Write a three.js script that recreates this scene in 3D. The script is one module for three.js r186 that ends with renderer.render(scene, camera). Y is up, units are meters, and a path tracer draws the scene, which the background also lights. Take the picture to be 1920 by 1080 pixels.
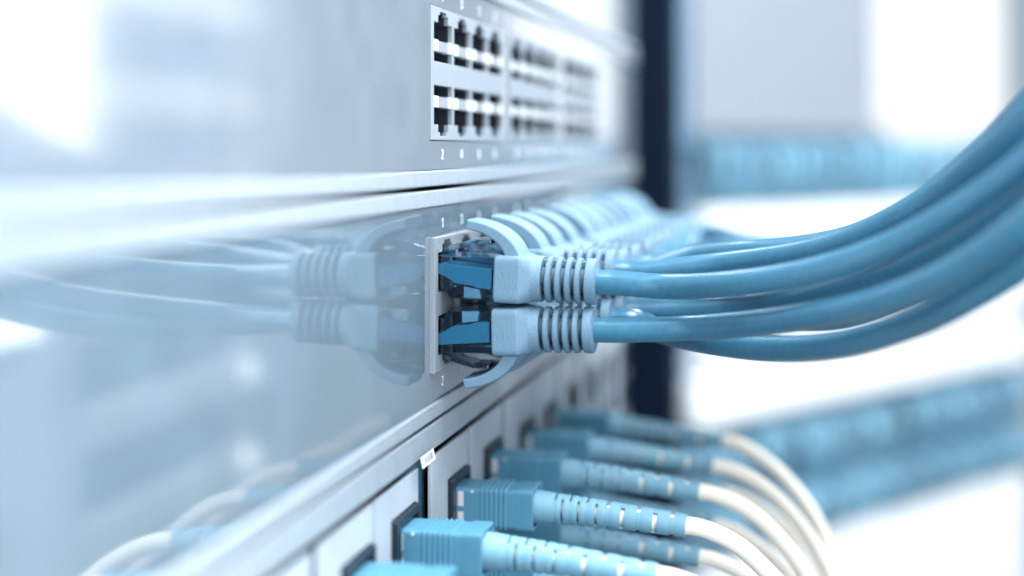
import * as THREE from 'three';
import { mergeGeometries } from 'three/addons/utils/BufferGeometryUtils.js';
import { RoundedBoxGeometry } from 'three/addons/geometries/RoundedBoxGeometry.js';
import { TextGeometry } from 'three/addons/geometries/TextGeometry.js';
import { FontLoader } from 'three/addons/loaders/FontLoader.js';
import { RectAreaLightUniformsLib } from 'three/addons/lights/RectAreaLightUniformsLib.js';

// ---------------------------------------------------------------- camera
// All lengths below are written in millimetres and turned into metres by MM.
// x runs along the switch fronts, y is up, z points out of the fronts.
const MM = 0.001;
const FOCAL = 2500, HORIZON = 280, EYE = 73.5, YAW = 13.28 * Math.PI / 180;
const scene = new THREE.Scene();
const camera = new THREE.PerspectiveCamera(2 * Math.atan(540 / FOCAL) * 180 / Math.PI, 1920 / 1080, 0.01, 30);
camera.position.set(0, 0, EYE * MM);
camera.lookAt(Math.cos(YAW), 0, EYE * MM - Math.sin(YAW));
camera.setViewOffset(1920, 1080, 0, 540 - HORIZON, 1920, 1080);   // vertical lens shift
camera.focus = 0.2545;
camera.userData.fStop = 5.2;
camera.updateProjectionMatrix();

const renderer = new THREE.WebGLRenderer({ antialias: true });
renderer.setSize(1024, 576);
renderer.toneMapping = THREE.LinearToneMapping;
renderer.toneMappingExposure = 1.14;
renderer.shadowMap.enabled = true;

// ---------------------------------------------------------------- light
RectAreaLightUniformsLib.init();
scene.background = new THREE.Color().setRGB(0.11, 0.135, 0.155);
const glow = (r, g, b, k = 1) => new THREE.MeshStandardMaterial({ color: 0x000000, emissive: new THREE.Color().setRGB(r, g, b), emissiveIntensity: k, roughness: 0.6 });
function areaLamp(name, label, [x, y, z], [tx, ty, tz], w, h, power, rgb, shine) {
  const g = new THREE.Group(); g.name = name; scene.add(g);
  g.position.set(x * MM, y * MM, z * MM);
  g.lookAt(tx * MM, ty * MM, tz * MM);                            // +z of the group looks at the target
  g.userData = { label, category: 'lamp' };
  const frame = new THREE.Mesh(new THREE.BoxGeometry((w + 30) * MM, (h + 30) * MM, 24 * MM), new THREE.MeshStandardMaterial({ color: 0xd8dee4, roughness: 0.5 }));
  frame.name = 'frame'; frame.position.z = -14 * MM; g.add(frame);
  const face = new THREE.Mesh(new THREE.BoxGeometry(w * MM, h * MM, 3 * MM), glow(...rgb, shine));
  face.name = 'lamp_diffuser'; g.add(face);
  const light = new THREE.RectAreaLight(new THREE.Color().setRGB(...rgb), power, w * MM, h * MM);
  light.position.set(0, 0, 4 * MM); light.rotation.y = Math.PI; g.add(light);
  return g;
}
const COOL = [0.965, 0.985, 1.0];
areaLamp('unseen_upper_lamp', 'unseen wide white light panel lighting the cabled switches from above', [190, 520, 210], [220, -40, 90], 640, 380, 12.5, COOL, 0.9);  // out of view, placed to light the tops of plugs and cables
areaLamp('unseen_upper_lamp_001', 'unseen square white light panel lighting the blurred rack', [620, 380, 900], [1040, -40, 360], 520, 520, 22, COOL, 0.9);  // out of view, placed to brighten the blurred rack and its cords
areaLamp('unseen_near_lamp', 'unseen white light panel lighting the near end of the switches', [30, 20, 160], [120, -22, 0], 130, 290, 7.0, COOL, 0.9);  // out of view beside the camera, lights the near panel ends and plug sides
areaLamp('added_rack_lamp', 'added fill light bar brightening the front of the slotted equipment rack', [540, 215, 100], [540, -70, 212], 240, 50, 40, COOL, 0.9);  // fill lamp added to brighten the rack that the fronts mirror
areaLamp('unseen_side_lamp', 'unseen tall white light panel beside the slotted equipment rack, mirrored in the fronts', [392, 100, 204], [392, 100, 0], 130, 210, 4, COOL, 0.9);  // out of view, its reflection whitens the near end of the fronts
areaLamp('unseen_side_lamp_001', 'unseen small white lamp low beside the slotted equipment rack, mirrored in the fronts', [408, -57, 204], [408, -57, 0], 40, 22, 2, COOL, 1.5);  // out of view, gives the bright patch mirrored low in the front

// ---------------------------------------------------------------- helpers
const V = (x, y, z) => new THREE.Vector3(x, y, z);
const COS = Math.cos(YAW), SIN = Math.sin(YAW);
function ray(px, py) {                                             // direction of a photo pixel
  const q = (px - 960) / FOCAL, v = (HORIZON - py) / FOCAL;
  return V(COS + q * SIN, v, -SIN + q * COS);
}
function onX(px, py, X) { const d = ray(px, py); return d.multiplyScalar(X / d.x).add(V(0, 0, EYE)); }
function onZ(px, py, Z) { const d = ray(px, py); return d.multiplyScalar((Z - EYE) / d.z).add(V(0, 0, EYE)); }
function onPlane(px, py, p0, n) { const d = ray(px, py), o = V(0, 0, EYE); return d.multiplyScalar(p0.clone().sub(o).dot(n) / d.dot(n)).add(o); }
let seed = 7;
const rnd = () => (seed = (seed * 16807) % 2147483647) / 2147483647;
const jit = (a) => (rnd() * 2 - 1) * a;

const taken = {};
const numbered = (n) => { const k = taken[n] = (taken[n] ?? -1) + 1; return k ? `${n}_${String(k).padStart(3, '0')}` : n; };
const done = new WeakSet();
function metres(g) { if (!done.has(g)) { g.scale(MM, MM, MM); done.add(g); } return g; }
function part(name, geo, m, parent) {
  const o = new THREE.Mesh(metres(geo), m); o.name = name; o.castShadow = o.receiveShadow = true; parent.add(o); return o;
}
function thing(name, label, category, at = [0, 0, 0], group) {
  const o = new THREE.Group(); o.name = numbered(name); o.position.set(at[0] * MM, at[1] * MM, at[2] * MM);
  o.userData = { label, category }; if (group) o.userData.group = group;
  scene.add(o); return o;
}
function solo(name, geo, m, label, category, group) {
  const o = part(numbered(name), geo, m, scene); o.userData = { label, category }; if (group) o.userData.group = group; return o;
}
const box = (x0, x1, y0, y1, z0, z1, r = 0) => {
  const g = r ? new RoundedBoxGeometry(x1 - x0, y1 - y0, z1 - z0, 3, r) : new THREE.BoxGeometry(x1 - x0, y1 - y0, z1 - z0);
  g.translate((x0 + x1) / 2, (y0 + y1) / 2, (z0 + z1) / 2); return boxUV(g);
};
function boxUV(g, tile = 10) {                                     // uv laid on by the face's own axis, tile millimetres to a repeat
  if (g.index) g = g.toNonIndexed();
  const p = g.attributes.position, n = g.attributes.normal, uv = new Float32Array(p.count * 2);
  for (let i = 0; i < p.count; i += 3) {
    let a = 0, b = 0, c = 0;
    for (let k = i; k < i + 3; k++) { a += Math.abs(n.getX(k)); b += Math.abs(n.getY(k)); c += Math.abs(n.getZ(k)); }
    for (let k = i; k < i + 3; k++) {
      const [u, v] = a >= b && a >= c ? [p.getZ(k), p.getY(k)] : b >= c ? [p.getX(k), p.getZ(k)] : [p.getX(k), p.getY(k)];
      uv[2 * k] = u / tile; uv[2 * k + 1] = v / tile;
    }
  }
  g.setAttribute('uv', new THREE.BufferAttribute(uv, 2)); return g;
}
const merge = (list) => mergeGeometries(list.map((g) => { const h = g.index ? g.toNonIndexed() : g; for (const k of Object.keys(h.attributes)) if (!['position', 'normal', 'uv'].includes(k)) h.deleteAttribute(k); return h; }));
// profile drawn in (z, y), pushed out along x to both sides
function slab(points, width, bevel = 0.15, hole) {
  const s = new THREE.Shape(points.map(([z, y]) => new THREE.Vector2(z, y)));
  const g = new THREE.ExtrudeGeometry(s, { depth: width - 2 * bevel, bevelEnabled: bevel > 0, bevelSize: bevel, bevelThickness: bevel, bevelOffset: -bevel, bevelSegments: 2, curveSegments: 8 });
  g.translate(0, 0, -(width - 2 * bevel) / 2); g.rotateY(-Math.PI / 2); return boxUV(g);   // shape x -> +z, extrusion -> -x
}
// sections along z: {z, a, b, n, y}: superellipse half width a, half height b, exponent n
function loft(sections, around = 48, caps = true) {
  const pos = [], idx = [], uv = [];
  sections.forEach(({ z, a, b, n = 2, y = 0 }) => {
    for (let i = 0; i <= around; i++) {
      const t = i / around * 2 * Math.PI, c = Math.cos(t), s = Math.sin(t);
      pos.push(a * Math.sign(c) * Math.abs(c) ** (2 / n), y + b * Math.sign(s) * Math.abs(s) ** (2 / n), z); uv.push(i / around * 3, z / 10);
    }
  });
  const w = around + 1;
  for (let k = 0; k + 1 < sections.length; k++) for (let i = 0; i < around; i++) { const p = k * w + i; idx.push(p, p + 1, p + w, p + 1, p + w + 1, p + w); }
  if (caps) for (const k of [0, sections.length - 1]) {
    const c = pos.length / 3; pos.push(0, sections[k].y ?? 0, sections[k].z); uv.push(0.5, 0.5);
    const ring = []; for (let i = 0; i <= around; i++) { const p = k * w + i; ring.push(pos.length / 3); pos.push(pos[3 * p], pos[3 * p + 1], pos[3 * p + 2]); uv.push(pos[3 * p] / 10, pos[3 * p + 1] / 10); }
    for (let i = 0; i < around; i++) k ? idx.push(c, ring[i], ring[i + 1]) : idx.push(c, ring[i + 1], ring[i]);
  }
  const g = new THREE.BufferGeometry();
  g.setAttribute('position', new THREE.Float32BufferAttribute(pos, 3)); g.setAttribute('uv', new THREE.Float32BufferAttribute(uv, 2));
  g.setIndex(idx); g.computeVertexNormals(); return g;
}
function tube(points, r, seg = 90, around = 20) {
  const c = new THREE.CatmullRomCurve3(points, false, 'centripetal');
  const g = new THREE.TubeGeometry(c, seg, r, around, false), len = c.getLength(), uv = g.attributes.uv;
  for (let i = 0; i < uv.count; i++) uv.setXY(i, uv.getX(i) * len / 10, uv.getY(i) * Math.round(2 * Math.PI * r / 10 + 0.5));
  return g;
}

// ---------------------------------------------------------------- textures and materials
function hash(x, y, s) { let h = (x * 374761393 + y * 668265263 + s * 1442695041) | 0; h = Math.imul(h ^ (h >>> 13), 1274126177); return ((h ^ (h >>> 16)) >>> 0) / 4294967295; }
function lattice(x, y, period, s) {                                // value noise that repeats after period cells
  const xi = Math.floor(x), yi = Math.floor(y), f = x - xi, g = y - yi, u = f * f * (3 - 2 * f), v = g * g * (3 - 2 * g), m = (k) => ((k % period) + period) % period;
  const a = hash(m(xi), m(yi), s), b = hash(m(xi + 1), m(yi), s), c = hash(m(xi), m(yi + 1), s), d = hash(m(xi + 1), m(yi + 1), s);
  return a + (b - a) * u + (c - a) * v + (a - b - c + d) * u * v;
}
function texture(n, f, color = false) {
  const data = new Uint8Array(n * n * 4);
  for (let j = 0; j < n; j++) for (let i = 0; i < n; i++) {
    const c = f(i / n, j / n); const [r, g, b] = Array.isArray(c) ? c : [c, c, c]; data.set([r * 255, g * 255, b * 255, 255], 4 * (j * n + i));
  }
  const t = new THREE.DataTexture(data, n, n); t.wrapS = t.wrapT = THREE.RepeatWrapping; t.magFilter = THREE.LinearFilter; t.minFilter = THREE.LinearMipmapLinearFilter; t.generateMipmaps = true;
  if (color) t.colorSpace = THREE.SRGBColorSpace; t.needsUpdate = true; return t;
}
const grain = texture(512, (u, v) => 0.5 * lattice(u * 64, v * 64, 64, 1) + 0.35 * lattice(u * 128, v * 128, 128, 2) + 0.15 * lattice(u * 16, v * 16, 16, 3));
const soft = texture(256, (u, v) => 0.5 * lattice(u * 6, v * 6, 6, 4) + 0.3 * lattice(u * 17, v * 17, 17, 5) + 0.2 * lattice(u * 70, v * 70, 70, 6));
const specks = texture(1024, (u, v) => {                           // paint with sparse pale dust specks
  const n = 0.88 + 0.07 * lattice(u * 9, v * 9, 9, 8) + 0.03 * lattice(u * 160, v * 160, 160, 9);
  const cx = Math.floor(u * 40), cy = Math.floor(v * 40), h = hash(cx, cy, 11);
  const dx = u * 40 - cx - 0.2 - 0.6 * hash(cx, cy, 12), dy = v * 40 - cy - 0.2 - 0.6 * hash(cx, cy, 13);
  return h > 0.95 && Math.hypot(dx, dy * 0.7) < 0.05 + 0.07 * hash(cx, cy, 14) ? Math.min(1, n + 0.1) : n;
}, true);
const lin = (r, g, b) => new THREE.Color().setRGB(r, g, b);
const std = (o) => new THREE.MeshStandardMaterial(o);
const phy = (o) => new THREE.MeshPhysicalMaterial(o);
const M = {
  lightPanel: phy({ color: lin(0.165, 0.205, 0.25), map: specks, roughness: 0.11, ior: 2.1, bumpMap: soft, bumpScale: 1e-6 }),
  bluePanel: phy({ color: lin(0.125, 0.182, 0.232), map: specks, roughness: 0.05, ior: 2.33 }),
  lip: phy({ color: lin(0.29, 0.35, 0.41), map: specks, roughness: 0.3, ior: 1.6, bumpMap: grain, bumpScale: 6e-6 }),
  plate: phy({ color: lin(0.42, 0.50, 0.58), map: specks, roughness: 0.35, bumpMap: grain, bumpScale: 4e-6 }),
  steel: std({ color: lin(0.72, 0.77, 0.82), metalness: 0.85, roughness: 0.38, bumpMap: grain, bumpScale: 1.2e-5 }),
  shield: std({ color: lin(0.27, 0.32, 0.37), metalness: 0.35, roughness: 0.45, bumpMap: grain, bumpScale: 1.2e-5 }),
  black: std({ color: lin(0.003, 0.008, 0.015), roughness: 0.55 }),
  blackPlastic: std({ color: lin(0.006, 0.016, 0.028), roughness: 0.4, bumpMap: grain, bumpScale: 2e-5 }),
  post: phy({ color: lin(0.001, 0.007, 0.02), roughness: 0.85, specularIntensity: 0.25 }),
  white: std({ color: lin(0.62, 0.66, 0.70), roughness: 0.4 }),
  greyInsert: std({ color: lin(0.21, 0.25, 0.29), roughness: 0.45 }),
  rubber: std({ color: lin(0.12, 0.225, 0.32), roughness: 0.6, bumpMap: grain, bumpScale: 8e-5 }),
  jacket: phy({ color: lin(0.042, 0.19, 0.31), map: specks, roughness: 0.36, clearcoat: 0.6, clearcoatRoughness: 0.2, bumpMap: soft, bumpScale: 2e-5 }),
  clear: phy({ color: lin(0.93, 0.97, 1), roughness: 0.03, transmission: 1, thickness: 0.004, ior: 1.55, attenuationColor: lin(0.35, 0.6, 0.75), attenuationDistance: 0.012 }),
  wireBlock: std({ color: lin(0.004, 0.21, 0.40), roughness: 0.5 }),
  wireBar: std({ color: lin(0.14, 0.36, 0.55), roughness: 0.5 }),
  fiberBlue: std({ color: lin(0.075, 0.24, 0.36), roughness: 0.42, bumpMap: grain, bumpScale: 8e-6 }),
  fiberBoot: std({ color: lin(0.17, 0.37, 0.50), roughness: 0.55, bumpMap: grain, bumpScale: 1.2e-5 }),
  fiberJacket: std({ color: lin(0.90, 0.87, 0.78), roughness: 0.45, bumpMap: soft, bumpScale: 1e-5 }),
  paper: std({ color: lin(0.62, 0.66, 0.69), roughness: 0.7, bumpMap: soft, bumpScale: 2e-5 }),
  print: std({ color: lin(0.85, 0.9, 0.95), roughness: 0.6 }),
  greyCabinet: std({ color: lin(0.42, 0.49, 0.58), roughness: 0.5, map: soft }),
  whitePaint: std({ color: lin(0.76, 0.80, 0.83), roughness: 0.5 }),
  railBlue: std({ color: lin(0.10, 0.20, 0.31), roughness: 0.5 }),
  patchPanel: std({ color: lin(0.20, 0.29, 0.37), roughness: 0.5 }),
  slotCover: std({ color: lin(0.05, 0.14, 0.21), roughness: 0.5 }),
  wall: std({ color: lin(0.62, 0.70, 0.78), roughness: 0.8 }),
};
const font = await new FontLoader().loadAsync('fonts/droid/droid_sans_regular.typeface.json');

// ---------------------------------------------------------------- setting
part('back_wall', box(2400, 2440, -1300, 1500, -900, 2600), M.wall, scene).userData = { kind: 'structure' };
part('unseen_side_wall', box(-900, 2400, -1300, 1500, 1500, 1540), M.wall, scene).userData = { kind: 'structure' };  // out of view, a pale surface for the switch fronts to mirror

// ---------------------------------------------------------------- the three switches
const UNIT = 44.45, Y1 = 14.7, Y2 = Y1 - UNIT, Y3 = Y2 - UNIT;      // centre heights
const X0 = 60, X1 = 521, FIRST = 243.4, PITCH = 14.17, BLOCK = 59.4, STEP = 64.5;
const portX = (col) => FIRST + Math.floor(col / 4) * STEP + 2.1 + 6.35 + (col % 4) * PITCH;
function keyed(cx, up) {                                           // outline of one jack opening, wide body and stepped latch notch
  const q = [[-6.35, 2.3], [6.35, 2.3], [6.35, 9.9], [3.5, 9.9], [3.5, 11.4], [2.2, 11.4], [2.2, 12.1], [-2.2, 12.1], [-2.2, 11.4], [-3.5, 11.4], [-3.5, 9.9], [-6.35, 9.9]];
  return new THREE.Path(q.map(([x, y]) => new THREE.Vector2(cx + x, y * up)));
}
function rectPath(x0, x1, y0, y1) { return new THREE.Path([[x0, y0], [x1, y0], [x1, y1], [x0, y1]].map(([x, y]) => new THREE.Vector2(x, y))); }
const rectShape = (x0, x1, y0, y1) => { const s = new THREE.Shape(); s.setFromPoints([[x0, y0], [x1, y0], [x1, y1], [x0, y1]].map(([x, y]) => new THREE.Vector2(x, y))); return s; };
function jackPlate(depth, bevel) {
  const s = rectShape(0, BLOCK, -12.9, 12.9);
  for (let c = 0; c < 4; c++) for (const up of [1, -1]) s.holes.push(keyed(2.1 + 6.35 + c * PITCH, up));
  const g = new THREE.ExtrudeGeometry(s, { depth: depth - 2 * bevel, bevelEnabled: bevel > 0, bevelSize: bevel, bevelThickness: bevel, bevelOffset: -bevel, bevelSegments: 1 });
  g.translate(0, 0, bevel); return boxUV(g);
}
const plateThin = jackPlate(0.95, 0.08), plateThick = jackPlate(1.9, 0.1), plateDeep = jackPlate(9, 0);
function rackUnit(name, label, yc, face, proud, clips) {
  const u = thing(name, label, 'network switch', [0, yc, 0]);
  const s = rectShape(X0, X1, -18.6, 18.6);
  for (let b = 0; b < 3; b++) s.holes.push(rectPath(FIRST + b * STEP - 0.15, FIRST + b * STEP + BLOCK + 0.15, -13.05, 13.05));
  const g = new THREE.ExtrudeGeometry(s, { depth: 1.2, bevelEnabled: false }); g.translate(0, 0, -1.2);
  part('front_panel', boxUV(g, 60), face, u);
  part('top_lip', box(X0, X1, 18.75, 21.95, -1.2, 0.75, 0.35), M.lip, u);
  part('bottom_lip', box(X0, X1, -21.75, -18.75, -1.2, 0.75, 0.35), M.lip, u);
  part('chassis', box(X0, X1, -21.2, 21.2, -60, -10.6), M.black, u);
  for (let b = 0; b < 3; b++) {
    const x = FIRST + b * STEP;
    const p = new THREE.Group(); p.name = 'port_block'; p.position.set(x * MM, 0, 0); u.add(p);
    const f = part('jack_plate', proud ? plateThick : plateThin, M.shield, p); f.position.z = (proud ? -0.85 : -0.75) * MM;
    const d = part('jack_body', plateDeep, M.black, p); d.position.z = (proud ? -9.9 : -9.8) * MM;
    if (clips) for (let c = 0; c < 4; c++) for (const up of [1, -1]) {
      const cx = 2.1 + 6.35 + c * PITCH, y0 = up * 5.45;
      part('contact_clip', merge([box(cx - 6.3, cx - 3.2, y0 - 1.1, y0 + 1.1, -1.4, 0.15), box(cx + 4.3, cx + 6.3, y0 - 1.1, y0 + 1.1, -1.4, 0.15), box(cx - 3.2, cx + 4.3, y0 - 1.05, y0 + 1.05, -1.4, -0.5)]), clips && M.white, p);
      part('contact_strip', box(cx - 3.15, cx + 4.25, y0 - 1.0, y0 + 1.0, -0.5, -0.2), M.greyInsert, p);
    }
  }
  for (let c = 0; c < 12; c++) for (const up of [1, -1]) {
    const t = new TextGeometry(String(up > 0 ? 2 * c + 1 : 2 * c + 2), { font, size: 1.9, depth: 0.05, curveSegments: 4 });
    t.computeBoundingBox(); t.translate(portX(c) - (t.boundingBox.max.x + t.boundingBox.min.x) / 2, up > 0 ? 14.4 : -16.6, 0.01);
    part('port_number', t, M.print, u);
  }
  return u;
}
rackUnit('network_switch', 'pale grey network switch with two rows of empty ports above the cabled one', Y1, M.lightPanel, false, true);
rackUnit('network_switch', 'glossy blue grey network switch with blue patch cords in its ports', Y2, M.bluePanel, true, false);

{
  const u = thing('blank_unit', 'plain pale grey rack unit above the switch with empty ports', 'network switch', [0, Y1 + UNIT, 0]);
  part('front_panel', boxUV(box(X0, X1, -18.6, 18.6, -1.2, 0), 60), M.lightPanel, u);
  part('bottom_lip', box(X0, X1, -21.75, -18.75, -1.2, 0.75, 0.35), M.lip, u);
  part('chassis', box(X0, X1, -21.2, 21.2, -60, -2), M.black, u);
}
// the optical unit below: a bezel over separate adapter plates
const ou = thing('optical_switch', 'pale grey optical unit with adapter plates and blue fibre connectors', 'network switch', [0, Y3, 0]);
part('top_bezel', box(X0, X1, 16.9, 21.95, -3, 0.6, 0.35), M.lip, ou);
part('chassis', box(X0, X1, -28, 21.2, -60, -9), M.black, ou);
part('slot_cover', box(231, 248, -21, 14.6, -3.4, -2.4), M.slotCover, ou);
const PLATES = [[132, 157], [159, 183.5], [186, 210.8], [211.8, 236], [244.3, 271], [273.6, 301], [304.5, 335], [337, 366], [370, 400], [403, 433], [436, 466], [470, 500]];
const DROP = [0, 0, 0.8, 1.3, 0, 0, -2.4, -3, -3, -3.4, -4, -4];
const PORT = [null, null, 199.2, 224, 259.4, 288, 323, 354, 386, 419, 452, 486];
PLATES.forEach(([a, b], i) => {
  const hole = PORT[i];
  const s = rectShape(a, b, -27, 15.2);
  if (hole) for (const yc of [-72.3 + DROP[i], -86.5 + DROP[i]]) s.holes.push(rectPath(hole - 3.6, hole + 10.8, yc - Y3 - 6.4, yc - Y3 + 6.4));
  const g = new THREE.ExtrudeGeometry(s, { depth: 0.5, bevelEnabled: true, bevelSize: 0.12, bevelThickness: 0.12, bevelOffset: -0.12, bevelSegments: 2 });
  g.translate(0, 0, -0.62); part('adapter_plate', boxUV(g, 60), M.plate, ou);
  if (hole) for (const yc of [-72.3 + DROP[i], -86.5 + DROP[i]]) {
    const y = yc - Y3;
    part('adapter_socket', merge([box(hole - 3.4, hole - 0.6, y - 6.2, y + 6.2, -6, 1.0, 0.3), box(hole + 9.6, hole + 10.6, y - 6.2, y + 6.2, -6, 1.0, 0.3), box(hole - 0.7, hole + 9.7, y + 4.7, y + 6.2, -6, 1.0, 0.3), box(hole - 0.7, hole + 9.7, y - 6.2, y - 4.7, -6, 1.0, 0.3), box(hole - 0.6, hole + 9.6, y - 4.7, y + 4.7, -6, -5)]), M.blackPlastic, ou);
  }
});

// ---------------------------------------------------------------- copper patch cords
const clearBody = slab([[-9, 4.0], [11.9, 4.0], [12.3, 3.7], [12.3, -4.0], [3.2, -4.0], [2.4, -2.6], [-9, -2.6]], 11.4, 0.2);
const wireBlock = slab([[0.2, 2.2], [1.5, 2.5], [11.3, 1.9], [11.3, -2.0], [8.5, -1.9], [7.4, -1.5], [4.2, -1.2], [1.6, 0.2], [0.2, 0.6]], 10.6, 0.1);
const wireBar = slab([[5.9, -1.75], [9.0, -2.1], [9.3, -3.8], [5.9, -3.8]], 10.2, 0.1);
const latch = slab([[-6, 4.1], [0.5, 4.1], [7.5, 6.4], [10.4, 6.5], [10.4, 7.3], [7.2, 7.3], [0, 5.2], [-6, 5.0]], 6, 0.15);
const hook = (() => {
  const c = new THREE.CatmullRomCurve3([V(5.7, 10.1, 0), V(8.0, 9.75, 0), V(10.3, 9.0, 0), V(12.4, 7.8, 0), V(14.2, 6.0, 0), V(15.3, 3.6, 0)]);
  const up = [], dn = [], N = 18;
  for (let i = 0; i <= N; i++) { const t = i / N, p = c.getPoint(t), d = c.getTangent(t), w = 0.95 + 0.55 * t ** 2; up.push([p.x - d.y * w, p.y + d.x * w]); dn.push([p.x + d.y * w, p.y - d.x * w]); }
  return slab([...up, ...dn.reverse()], 9.2, 0.35);
})();
const hood = loft([{ z: 11.7, a: 5.6, b: 4.25, n: 9 }, { z: 11.85, a: 5.9, b: 4.5, n: 9 }, { z: 12.2, a: 6.0, b: 4.62, n: 9 }, { z: 16.4, a: 6.0, b: 4.65, n: 9 }, { z: 16.8, a: 5.85, b: 4.6, n: 8 }, { z: 18.4, a: 4.75, b: 4.55, n: 3 }, { z: 18.7, a: 4.55, b: 4.45, n: 2.2 }, { z: 20.2, a: 4.45, b: 4.45 }, { z: 20.4, a: 4.3, b: 4.3 }], 64);
const ringLen = 1.12, ringGap = 0.78;
const lathed = (pts) => { const g = new THREE.LatheGeometry(pts.map(([r, z]) => new THREE.Vector2(r, z)), 40); g.rotateX(Math.PI / 2); return g; };
const ring = lathed([[2.9, 0], [4.2, 0], [4.4, 0.12], [4.45, 0.3], [4.45, ringLen - 0.3], [4.37, ringLen - 0.1], [4.15, ringLen], [2.9, ringLen]].map(([r, z]) => [r, z]));
const endRing = lathed([[2.9, 0], [4.2, 0], [4.4, 0.12], [4.45, 0.3], [4.45, 1.6], [4.35, 1.85], [3.9, 2.0], [2.1, 2.0]]);
const core = merge([lathed([[2.6, 20.2], [2.6, 30.4]]), ...[1, -1].map((k) => box(-1.0, 1.0, k > 0 ? 2.7 : -3.75, k > 0 ? 3.75 : -2.7, 20.3, 30.3))]);
const WORDS = 'zero one two three four five six seven eight nine ten eleven twelve thirteen fourteen fifteen sixteen seventeen eighteen nineteen twenty twenty-one twenty-two twenty-three twenty-four'.split(' ');
function patchCord(col, row, inset, pts, tilt = 0) {
  const port = 2 * col + (row ? 2 : 1);
  const t = thing('network_cable', `blue patch cable with finned boot in ${row ? 'lower' : 'upper'} port ${WORDS[port]} of the cabled switch`, 'network cable', [portX(col), Y2 + (row ? -5.4 : 5.4), inset], 'patch cables of the cabled switch');
  t.rotation.z = row ? Math.PI : 0; t.rotation.x = tilt + (col ? jit(0.018) : 0); t.rotation.y = col ? jit(0.03) : 0; t.rotation.order = 'XYZ'; t.updateMatrixWorld(true);
  const plug = part('plug', clearBody, M.clear, t);
  part('wire_block', wireBlock, M.wireBlock, plug); part('wire_bar', wireBar, M.wireBar, plug);
  part('latch', latch, M.clear, plug);
  const boot = part('boot', hood, M.rubber, t);
  part('latch_guard', hook, M.rubber, boot); part('boot_core', core, M.rubber, boot);
  for (let k = 0; k < 4; k++) part('boot_ring', ring, M.rubber, boot).position.z = (21.2 + k * (ringLen + ringGap)) * MM;
  part('boot_ring', endRing, M.rubber, boot).position.z = (21.2 + 4 * (ringLen + ringGap)) * MM;
  const path = [V(0, 0, 24), V(0, 0, 31.4), V(0, 0, 35)];
  for (const p of pts) path.push(t.worldToLocal(p.clone().multiplyScalar(MM)).multiplyScalar(1 / MM));
  part('cable', tube(path, 2.4, 110, 24), M.jacket, t);
}
const sweep = (list, xs) => list.map(([x, y], i) => onX(x, y, xs[0] + (xs[1] - xs[0]) * (i / (list.length - 1)) ** 0.75));
const PATHS = {
  '0,0': [[[1245, 537], [1390, 531], [1533, 507], [1678, 458], [1798, 393], [1920, 306], [2060, 170]], [250, 204]],
  '1,0': [[[1341, 497], [1485, 478], [1581, 455], [1678, 412], [1774, 352], [1846, 294], [1920, 226], [2030, 110]], [264, 218]],
  '2,0': [[[1300, 484], [1400, 473], [1510, 463], [1600, 444], [1690, 402], [1780, 340], [1860, 270], [1920, 206], [2020, 90]], [280, 230]],
  '3,0': [[[1300, 502], [1437, 503], [1581, 474], [1726, 408], [1822, 340], [1920, 256], [2040, 120]], [290, 222]],
  '0,1': [[[1293, 615], [1437, 604], [1533, 590], [1630, 570], [1726, 537], [1822, 487], [1920, 416], [2060, 290]], [250, 198]],
  '1,1': [[[1235, 620], [1330, 641], [1461, 654], [1581, 645], [1702, 610], [1798, 567], [1920, 494], [2060, 380]], [274, 202]],
  '2,1': [[[1389, 576], [1533, 551], [1654, 516], [1774, 458], [1920, 360], [2060, 232]], [278, 214]],
  '3,1': [[[1340, 600], [1533, 577], [1654, 545], [1774, 490], [1920, 388], [2060, 260]], [292, 222]],
};
const INSET = [0, 1.3, 1.7, 2.4, 2.4, 2.6, 2.4, 2.8, 2.5, 2.6, 2.9, 2.4];
for (let c = 0; c < 12; c++) for (const row of [0, 1]) {
  let p = PATHS[`${c},${row}`];
  if (p) p = sweep(...p);
  else {
    const k = c - 4, a = row ? 596 : 478;
    const list = [[1300, a - 4 - k * 3], [1420, a - 8 - k * 2], [1560, (row ? 598 : 478) - k * 3], [1680, (row ? 560 : 432) - k * 2], [1790, (row ? 508 : 372) - k * 2], [1920, (row ? 432 : 272) - k * 2], [2060, (row ? 320 : 130) - k * 2]];
    p = sweep(list, [portX(c), 232 + k * 5]);
    if (k > 3) p = p.slice(k > 5 ? 1 : 0);
  }
  patchCord(c, row, INSET[c] - (row ? 0.4 : 0), p, row ? -0.02 : 0.032);
}

// ---------------------------------------------------------------- fibre cords
const shell = loft([{ z: -4.5, a: 4.3, b: 3.95, n: 12 }, { z: 12.9, a: 4.3, b: 3.95, n: 12 }, { z: 13.0, a: 4.45, b: 4.15, n: 12 }, { z: 16.2, a: 4.5, b: 4.2, n: 12 }, { z: 16.5, a: 4.4, b: 4.1, n: 12 }, { z: 16.5, a: 3.9, b: 3.6, n: 12 }, { z: 15.4, a: 3.8, b: 3.5, n: 12 }], 72);
const ribGeo = loft([{ z: 0, a: 4.3, b: 3.95, n: 12 }, { z: 0.12, a: 4.55, b: 4.22, n: 12 }, { z: 0.42, a: 4.55, b: 4.22, n: 12 }, { z: 0.54, a: 4.3, b: 3.95, n: 12 }], 56, false);
const markGeo = box(-4.36, -4.28, -1.5, 1.5, 0, 1.15);
const dotGeo = (() => { const g = new THREE.SphereGeometry(0.3, 12, 8); g.scale(0.5, 1, 1); return g; })();
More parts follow.
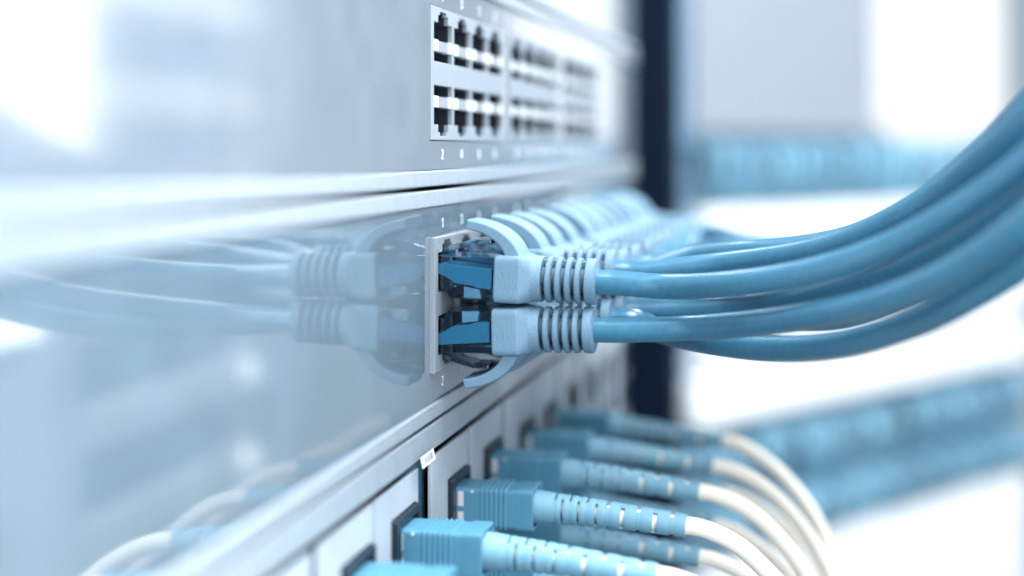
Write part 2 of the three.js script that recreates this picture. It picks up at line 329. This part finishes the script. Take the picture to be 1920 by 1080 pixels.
function bootSweep(curve, t0, t1, r, p0, p1, solid) {              // a piece of a hollow sleeve round the curve, from angle p0 to p1
  const A = Math.max(3, Math.round((p1 - p0) / (2 * Math.PI) * 32)), T = 3, pos = [], idx = [], uv = [];
  const put = (t, ph, rr) => { const o = curve.getPoint(t), d = curve.getTangent(t), s = V(1, 0, 0), n = s.clone().cross(d).normalize(); const p = o.addScaledVector(s, Math.cos(ph) * rr).addScaledVector(n, Math.sin(ph) * rr); pos.push(p.x, p.y, p.z); uv.push(ph, t * 3); };
  const skin = (rin) => { const b = pos.length / 3; for (let j = 0; j <= T; j++) for (let i = 0; i <= A; i++) { const t = t0 + (t1 - t0) * j / T; put(t, p0 + (p1 - p0) * i / A, r(t) - rin - (j === 0 || j === T ? 0.06 : 0)); } for (let j = 0; j < T; j++) for (let i = 0; i < A; i++) { const q = b + j * (A + 1) + i; idx.push(q, q + 1, q + A + 1, q + 1, q + A + 2, q + A + 1); } };
  skin(0); skin(0.75);
  const wall = (f) => { const b = pos.length / 3; for (let i = 0; i <= A; i++) { f(i / A, 0); f(i / A, 0.75); } for (let i = 0; i < A; i++) { const q = b + 2 * i; idx.push(q, q + 2, q + 1, q + 1, q + 2, q + 3); } };
  for (const t of [t0, t1]) wall((k, d) => put(t, p0 + (p1 - p0) * k, r(t) - d - (d ? 0 : 0.06)));
  if (!solid) for (const ph of [p0, p1]) wall((k, d) => put(t0 + (t1 - t0) * k, ph, r(t0 + (t1 - t0) * k) - d));
  const g = new THREE.BufferGeometry(); g.setAttribute('position', new THREE.Float32BufferAttribute(pos, 3)); g.setAttribute('uv', new THREE.Float32BufferAttribute(uv, 2)); g.setIndex(idx); g.computeVertexNormals(); return g.toNonIndexed();
}
const WHERE = ['two plates before', 'just before', 'just past', 'two plates past', 'three plates past', 'four plates past', 'five plates past', 'six plates past'];
function fibreCord(i, lower, sag, pts) {
  const x = PORT[i], y = (lower ? -86.5 : -72.3) + DROP[i];
  const t = thing('fibre_cable', `off white fibre cable with blue connector in ${lower ? 'lower' : 'upper'} socket ${WHERE[i - 2]} the open slot`, 'fibre cable', [x + 4.5, y, i < 4 ? -1.3 : 0], 'fibre cables of the optical unit');
  t.updateMatrixWorld(true);
  const c = part('connector', shell, M.fiberBlue, t);
  for (let k = 0; k < 6; k++) part('grip_rib', ribGeo, M.fiberBlue, c).position.z = (5.6 + k * 0.98) * MM;
  for (const yy of [2.0, -2.6]) { const m = part('white_mark', markGeo, M.white, c); m.position.set(0, yy * MM * 0.9, 1.0 * MM); }
  const d = part('white_dot', dotGeo, M.white, c); d.position.set(-4.3 * MM, 3.3 * MM, 3.9 * MM);
  const curve = new THREE.CatmullRomCurve3([V(0, 0, 15), V(0, -0.2, 21), V(0, -0.2 - sag * 0.25, 30), V(0, -0.2 - sag, 46.5)]);
  const r = (s) => 3.45 - 1.15 * s;
  const boot = part('boot', merge([bootSweep(curve, 0, 0.30, r, 0, 2 * Math.PI, true)]), M.fiberBoot, t);
  const N = 11, gap = 0.018; let a = 0.30;
  for (let k = 0; k < N; k++) {
    const next = 0.30 + 0.70 * (k + 1) / N;
    const pieces = [bootSweep(curve, a + gap, next, r, 0, 2 * Math.PI, true)];
    const open = k % 2 ? [[-1.0, 1.0], [Math.PI - 1.0, Math.PI + 1.0]] : [[Math.PI / 2 - 0.75, Math.PI / 2 + 0.75], [1.5 * Math.PI - 0.75, 1.5 * Math.PI + 0.75]];
    for (let m = 0; m < 2; m++) { const p0 = open[m][1], p1 = open[(m + 1) % 2][0] + (m ? 2 * Math.PI : 0); pieces.push(bootSweep(curve, a - 0.002, a + gap + 0.002, (s) => r(s) - 0.07, p0, p1, false)); }
    part('boot_segment', merge(pieces), M.fiberBoot, boot); a = next;
  }
  const path = [curve.getPoint(0.25), curve.getPoint(0.6), curve.getPoint(0.97)];
  const e = curve.getPoint(1), tg = curve.getTangent(1); path.push(e.clone().addScaledVector(tg, 3));
  const from = e.clone().addScaledVector(tg, 3);
  for (const [dz, dy, dx] of pts) path.push(from.clone().add(V(dx ?? 0, dy, dz)));
  part('cable', tube(path, 1.78, 70, 18), M.fiberJacket, t);
}
const FALL = [[7, -2.8, 0], [15, -9, -1], [23, -20, -2], [29, -36, -3], [33, -64, -4]];
for (let i = 2; i < 8; i++) for (const lower of [false, true]) {
  if (i === 2 && lower) continue;
  const f = FALL.map(([z, y, x]) => [z * (1 + jit(0.06) - (i - 4) * 0.03), y * (1 + jit(0.06)), x]);
  fibreCord(i, lower, 2.2 + jit(0.5), f);
}

// ---------------------------------------------------------------- rack post
part(numbered('rack_post'), box(545, 575, -700, 500, -30, 11.5), M.post, scene).userData = { label: 'black upright rack post at the far end of the switches', category: 'rack post' };

// ---------------------------------------------------------------- the other rack, out of focus beyond the post
const U = 35.4 * Math.PI / 180, along = V(Math.cos(U), 0, Math.sin(U)), out = V(-Math.sin(U), 0, Math.cos(U));
const O = (() => { const d = ray(1290, 280), s = 950; return V(0, 0, EYE).addScaledVector(d, s); })();
const rackAt = (px, py) => { const p = onPlane(px, py, O, out); return [p.clone().sub(O).dot(along), p.y]; };
const hY = (py) => rackAt(1400, py)[1];
function rackThing(name, label, category, group) { const t = thing(name, label, category, [O.x, 0, O.z], group); t.rotation.y = -U; return t; }   // local x along, y up, z out
const WIDE = 470;
function bar(name, label, category, y0, y1, m, z = 0, x0 = 0, x1 = WIDE, r = 2, group) { const t = rackThing(name, label, category, group); part('panel', box(x0, x1, hY(y1), hY(y0), z - 20, z, r), m, t); return t; }
const left = rackAt(1300, 280)[0], lampA = rackAt(1638, 100)[0], lampB = rackAt(1888, 100)[0];
bar('cabinet_panel', 'plain grey cabinet panel at the top of the blurred rack', 'panel', -420, 246, M.greyCabinet, 0, left, lampA, 1.5);
bar('rack_rail', 'blue grey upright rail at the edge of the blurred rack', 'rack rail', -420, 1500, M.railBlue, -4, -16, left - 1, 1.5);
bar('cable_manager', 'white cable manager panel under the upper blue cord row', 'panel', 388, 640, M.whitePaint, 12, 2);
bar('covering_unit', 'white blank panel with rounded end above the lower blue cord rows', 'panel', 690, 782, M.whitePaint, 14, -8, WIDE, 8);
bar('covering_unit', 'narrow white panel between two wider white ones', 'panel', 645, 676, M.whitePaint, 4, 0);
bar('covering_unit', 'white panel at the foot of the blurred rack below the lower cord rows', 'panel', 1045, 1400, M.whitePaint, 10, 0);
bar('patch_panel', 'blue grey patch panel behind the upper row of blurred cords', 'patch panel', 250, 386, M.patchPanel, -14, 0);
bar('patch_panel', 'blue grey patch panel behind the lower rows of blurred cords', 'patch panel', 786, 1043, M.patchPanel, -14, 0);
function cordRow(y0, y1, label, group, step, reach) {
  const top = hY(y0), bot = hY(y1), h = top - bot;
  const geos = Array.from({ length: 9 }, () => { const r = reach * (0.35 + 1.0 * rnd()), d = 0.06 * rnd(), e = 0.14 * rnd(); return tube([V(0, top - (0.12 + d) * h, -14), V(0, top - (0.1 + d) * h, r * 0.5), V(jit(1), top - (0.24 + d) * h, r), V(jit(2), top - 0.55 * h, r * 0.9), V(jit(4), bot + (0.12 + e) * h, r * 0.4), V(jit(5), bot + e * h, -6)], 2.7, 24, 10); });
  let skip = 0;
  for (let a = 4; a < WIDE; a += step) {
    if (skip > 0) { skip -= step; continue; }
    if (rnd() < 0.09) skip = 4 + 9 * rnd();
    const t = rackThing('hanging_cable', label, 'network cable', group); part('cable', geos[Math.floor(rnd() * 9)], M.fiberBoot, t); t.translateX((a + jit(1.2)) * MM);  // paler boot colour than the near jackets, strong light on the rows put into it
  }
}
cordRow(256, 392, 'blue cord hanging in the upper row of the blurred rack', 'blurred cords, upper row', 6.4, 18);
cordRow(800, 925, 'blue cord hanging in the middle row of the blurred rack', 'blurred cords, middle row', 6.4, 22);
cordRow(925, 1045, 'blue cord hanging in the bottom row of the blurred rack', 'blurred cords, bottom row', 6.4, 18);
{ // bright light panel beside the grey cabinet panel
  const w = lampB - lampA - 4, y0 = hY(268), y1 = hY(-420), h = y1 - y0;
  const t = rackThing('lamp_panel', 'glowing white light panel beside the grey cabinet panel', 'lamp');
  const s = new THREE.Shape(); s.moveTo(lampA + 2, y1); s.lineTo(lampA + 2, y0 + 30); s.quadraticCurveTo(lampA + 2 + w * 0.1, y0, lampA + 2 + w * 0.4, y0); s.quadraticCurveTo(lampB - 10, y0, lampB - 2, y0 + 34); s.lineTo(lampB - 2, y1); s.closePath();
  const g = new THREE.ExtrudeGeometry(s, { depth: 6, bevelEnabled: false }); g.translate(0, 0, -8); part('lamp_diffuser', g, glow(0.95, 0.98, 1, 1.0), t);
  const l = new THREE.RectAreaLight(lin(0.93, 0.97, 1), 1.5, w * MM, h * MM); l.position.set((lampA + lampB) / 2 * MM, (y0 + y1) / 2 * MM, 2 * MM); l.rotation.y = Math.PI; t.add(l);
}

// ---------------------------------------------------------------- equipment right of the frame, mirrored in the glossy fronts
const sr = thing('equipment_rack', 'white equipment rack with slotted units, mirrored in the glossy switch fronts', 'rack', [0, 0, 212]);
part('rack_body', box(476, 640, -330, 300, 3, 60), M.whitePaint, sr);
const highlightGlow = glow(0.92, 0.97, 1, 2.2);  // glow of the discs stands for blurred highlights on the mirrored rack
for (let k = -7; k < 6; k++) {
  const y = Y1 + (k + 0.3) * UNIT;
  part('unit_front', box(476, 612, y - 15, y + 3, -3, 3, 1.5), M.whitePaint, sr);
  part('unit_vent', box(476, 606, y + 6, y + 24, -1, 3, 1), M.railBlue, sr);
part('highlight_disc', (() => { const g = new THREE.CylinderGeometry(6, 6, 6, 24); g.rotateX(Math.PI / 2); g.translate(625, y - 6, -1); return g; })(), highlightGlow, sr);
}

// ---------------------------------------------------------------- small label at the open slot
{
  const p = onZ(800, 860, 1.7);
  const t = thing('paper_label', 'small white paper label folded over the bezel edge at the open slot', 'label', [p.x, p.y, 1.75]);
  part('paper', slab([[-0.04, 1.0], [0.06, 1.0], [0.5, -0.9], [0.4, -0.95]], 8, 0), M.paper, t);
  for (let k = 0; k < 9; k++) { const w = 0.25 + 0.35 * rnd(); part('print_mark', slab([[0.1, 0.75], [0.14, 0.75], [0.44, -0.45], [0.40, -0.45]], w, 0), M.greyInsert, t).position.x = (-2.2 + k * 0.62) * MM; }
}
for (const o of scene.children) o.traverse((c) => { if (c.isMesh) c.castShadow = c.receiveShadow = true; });
renderer.render(scene, camera);
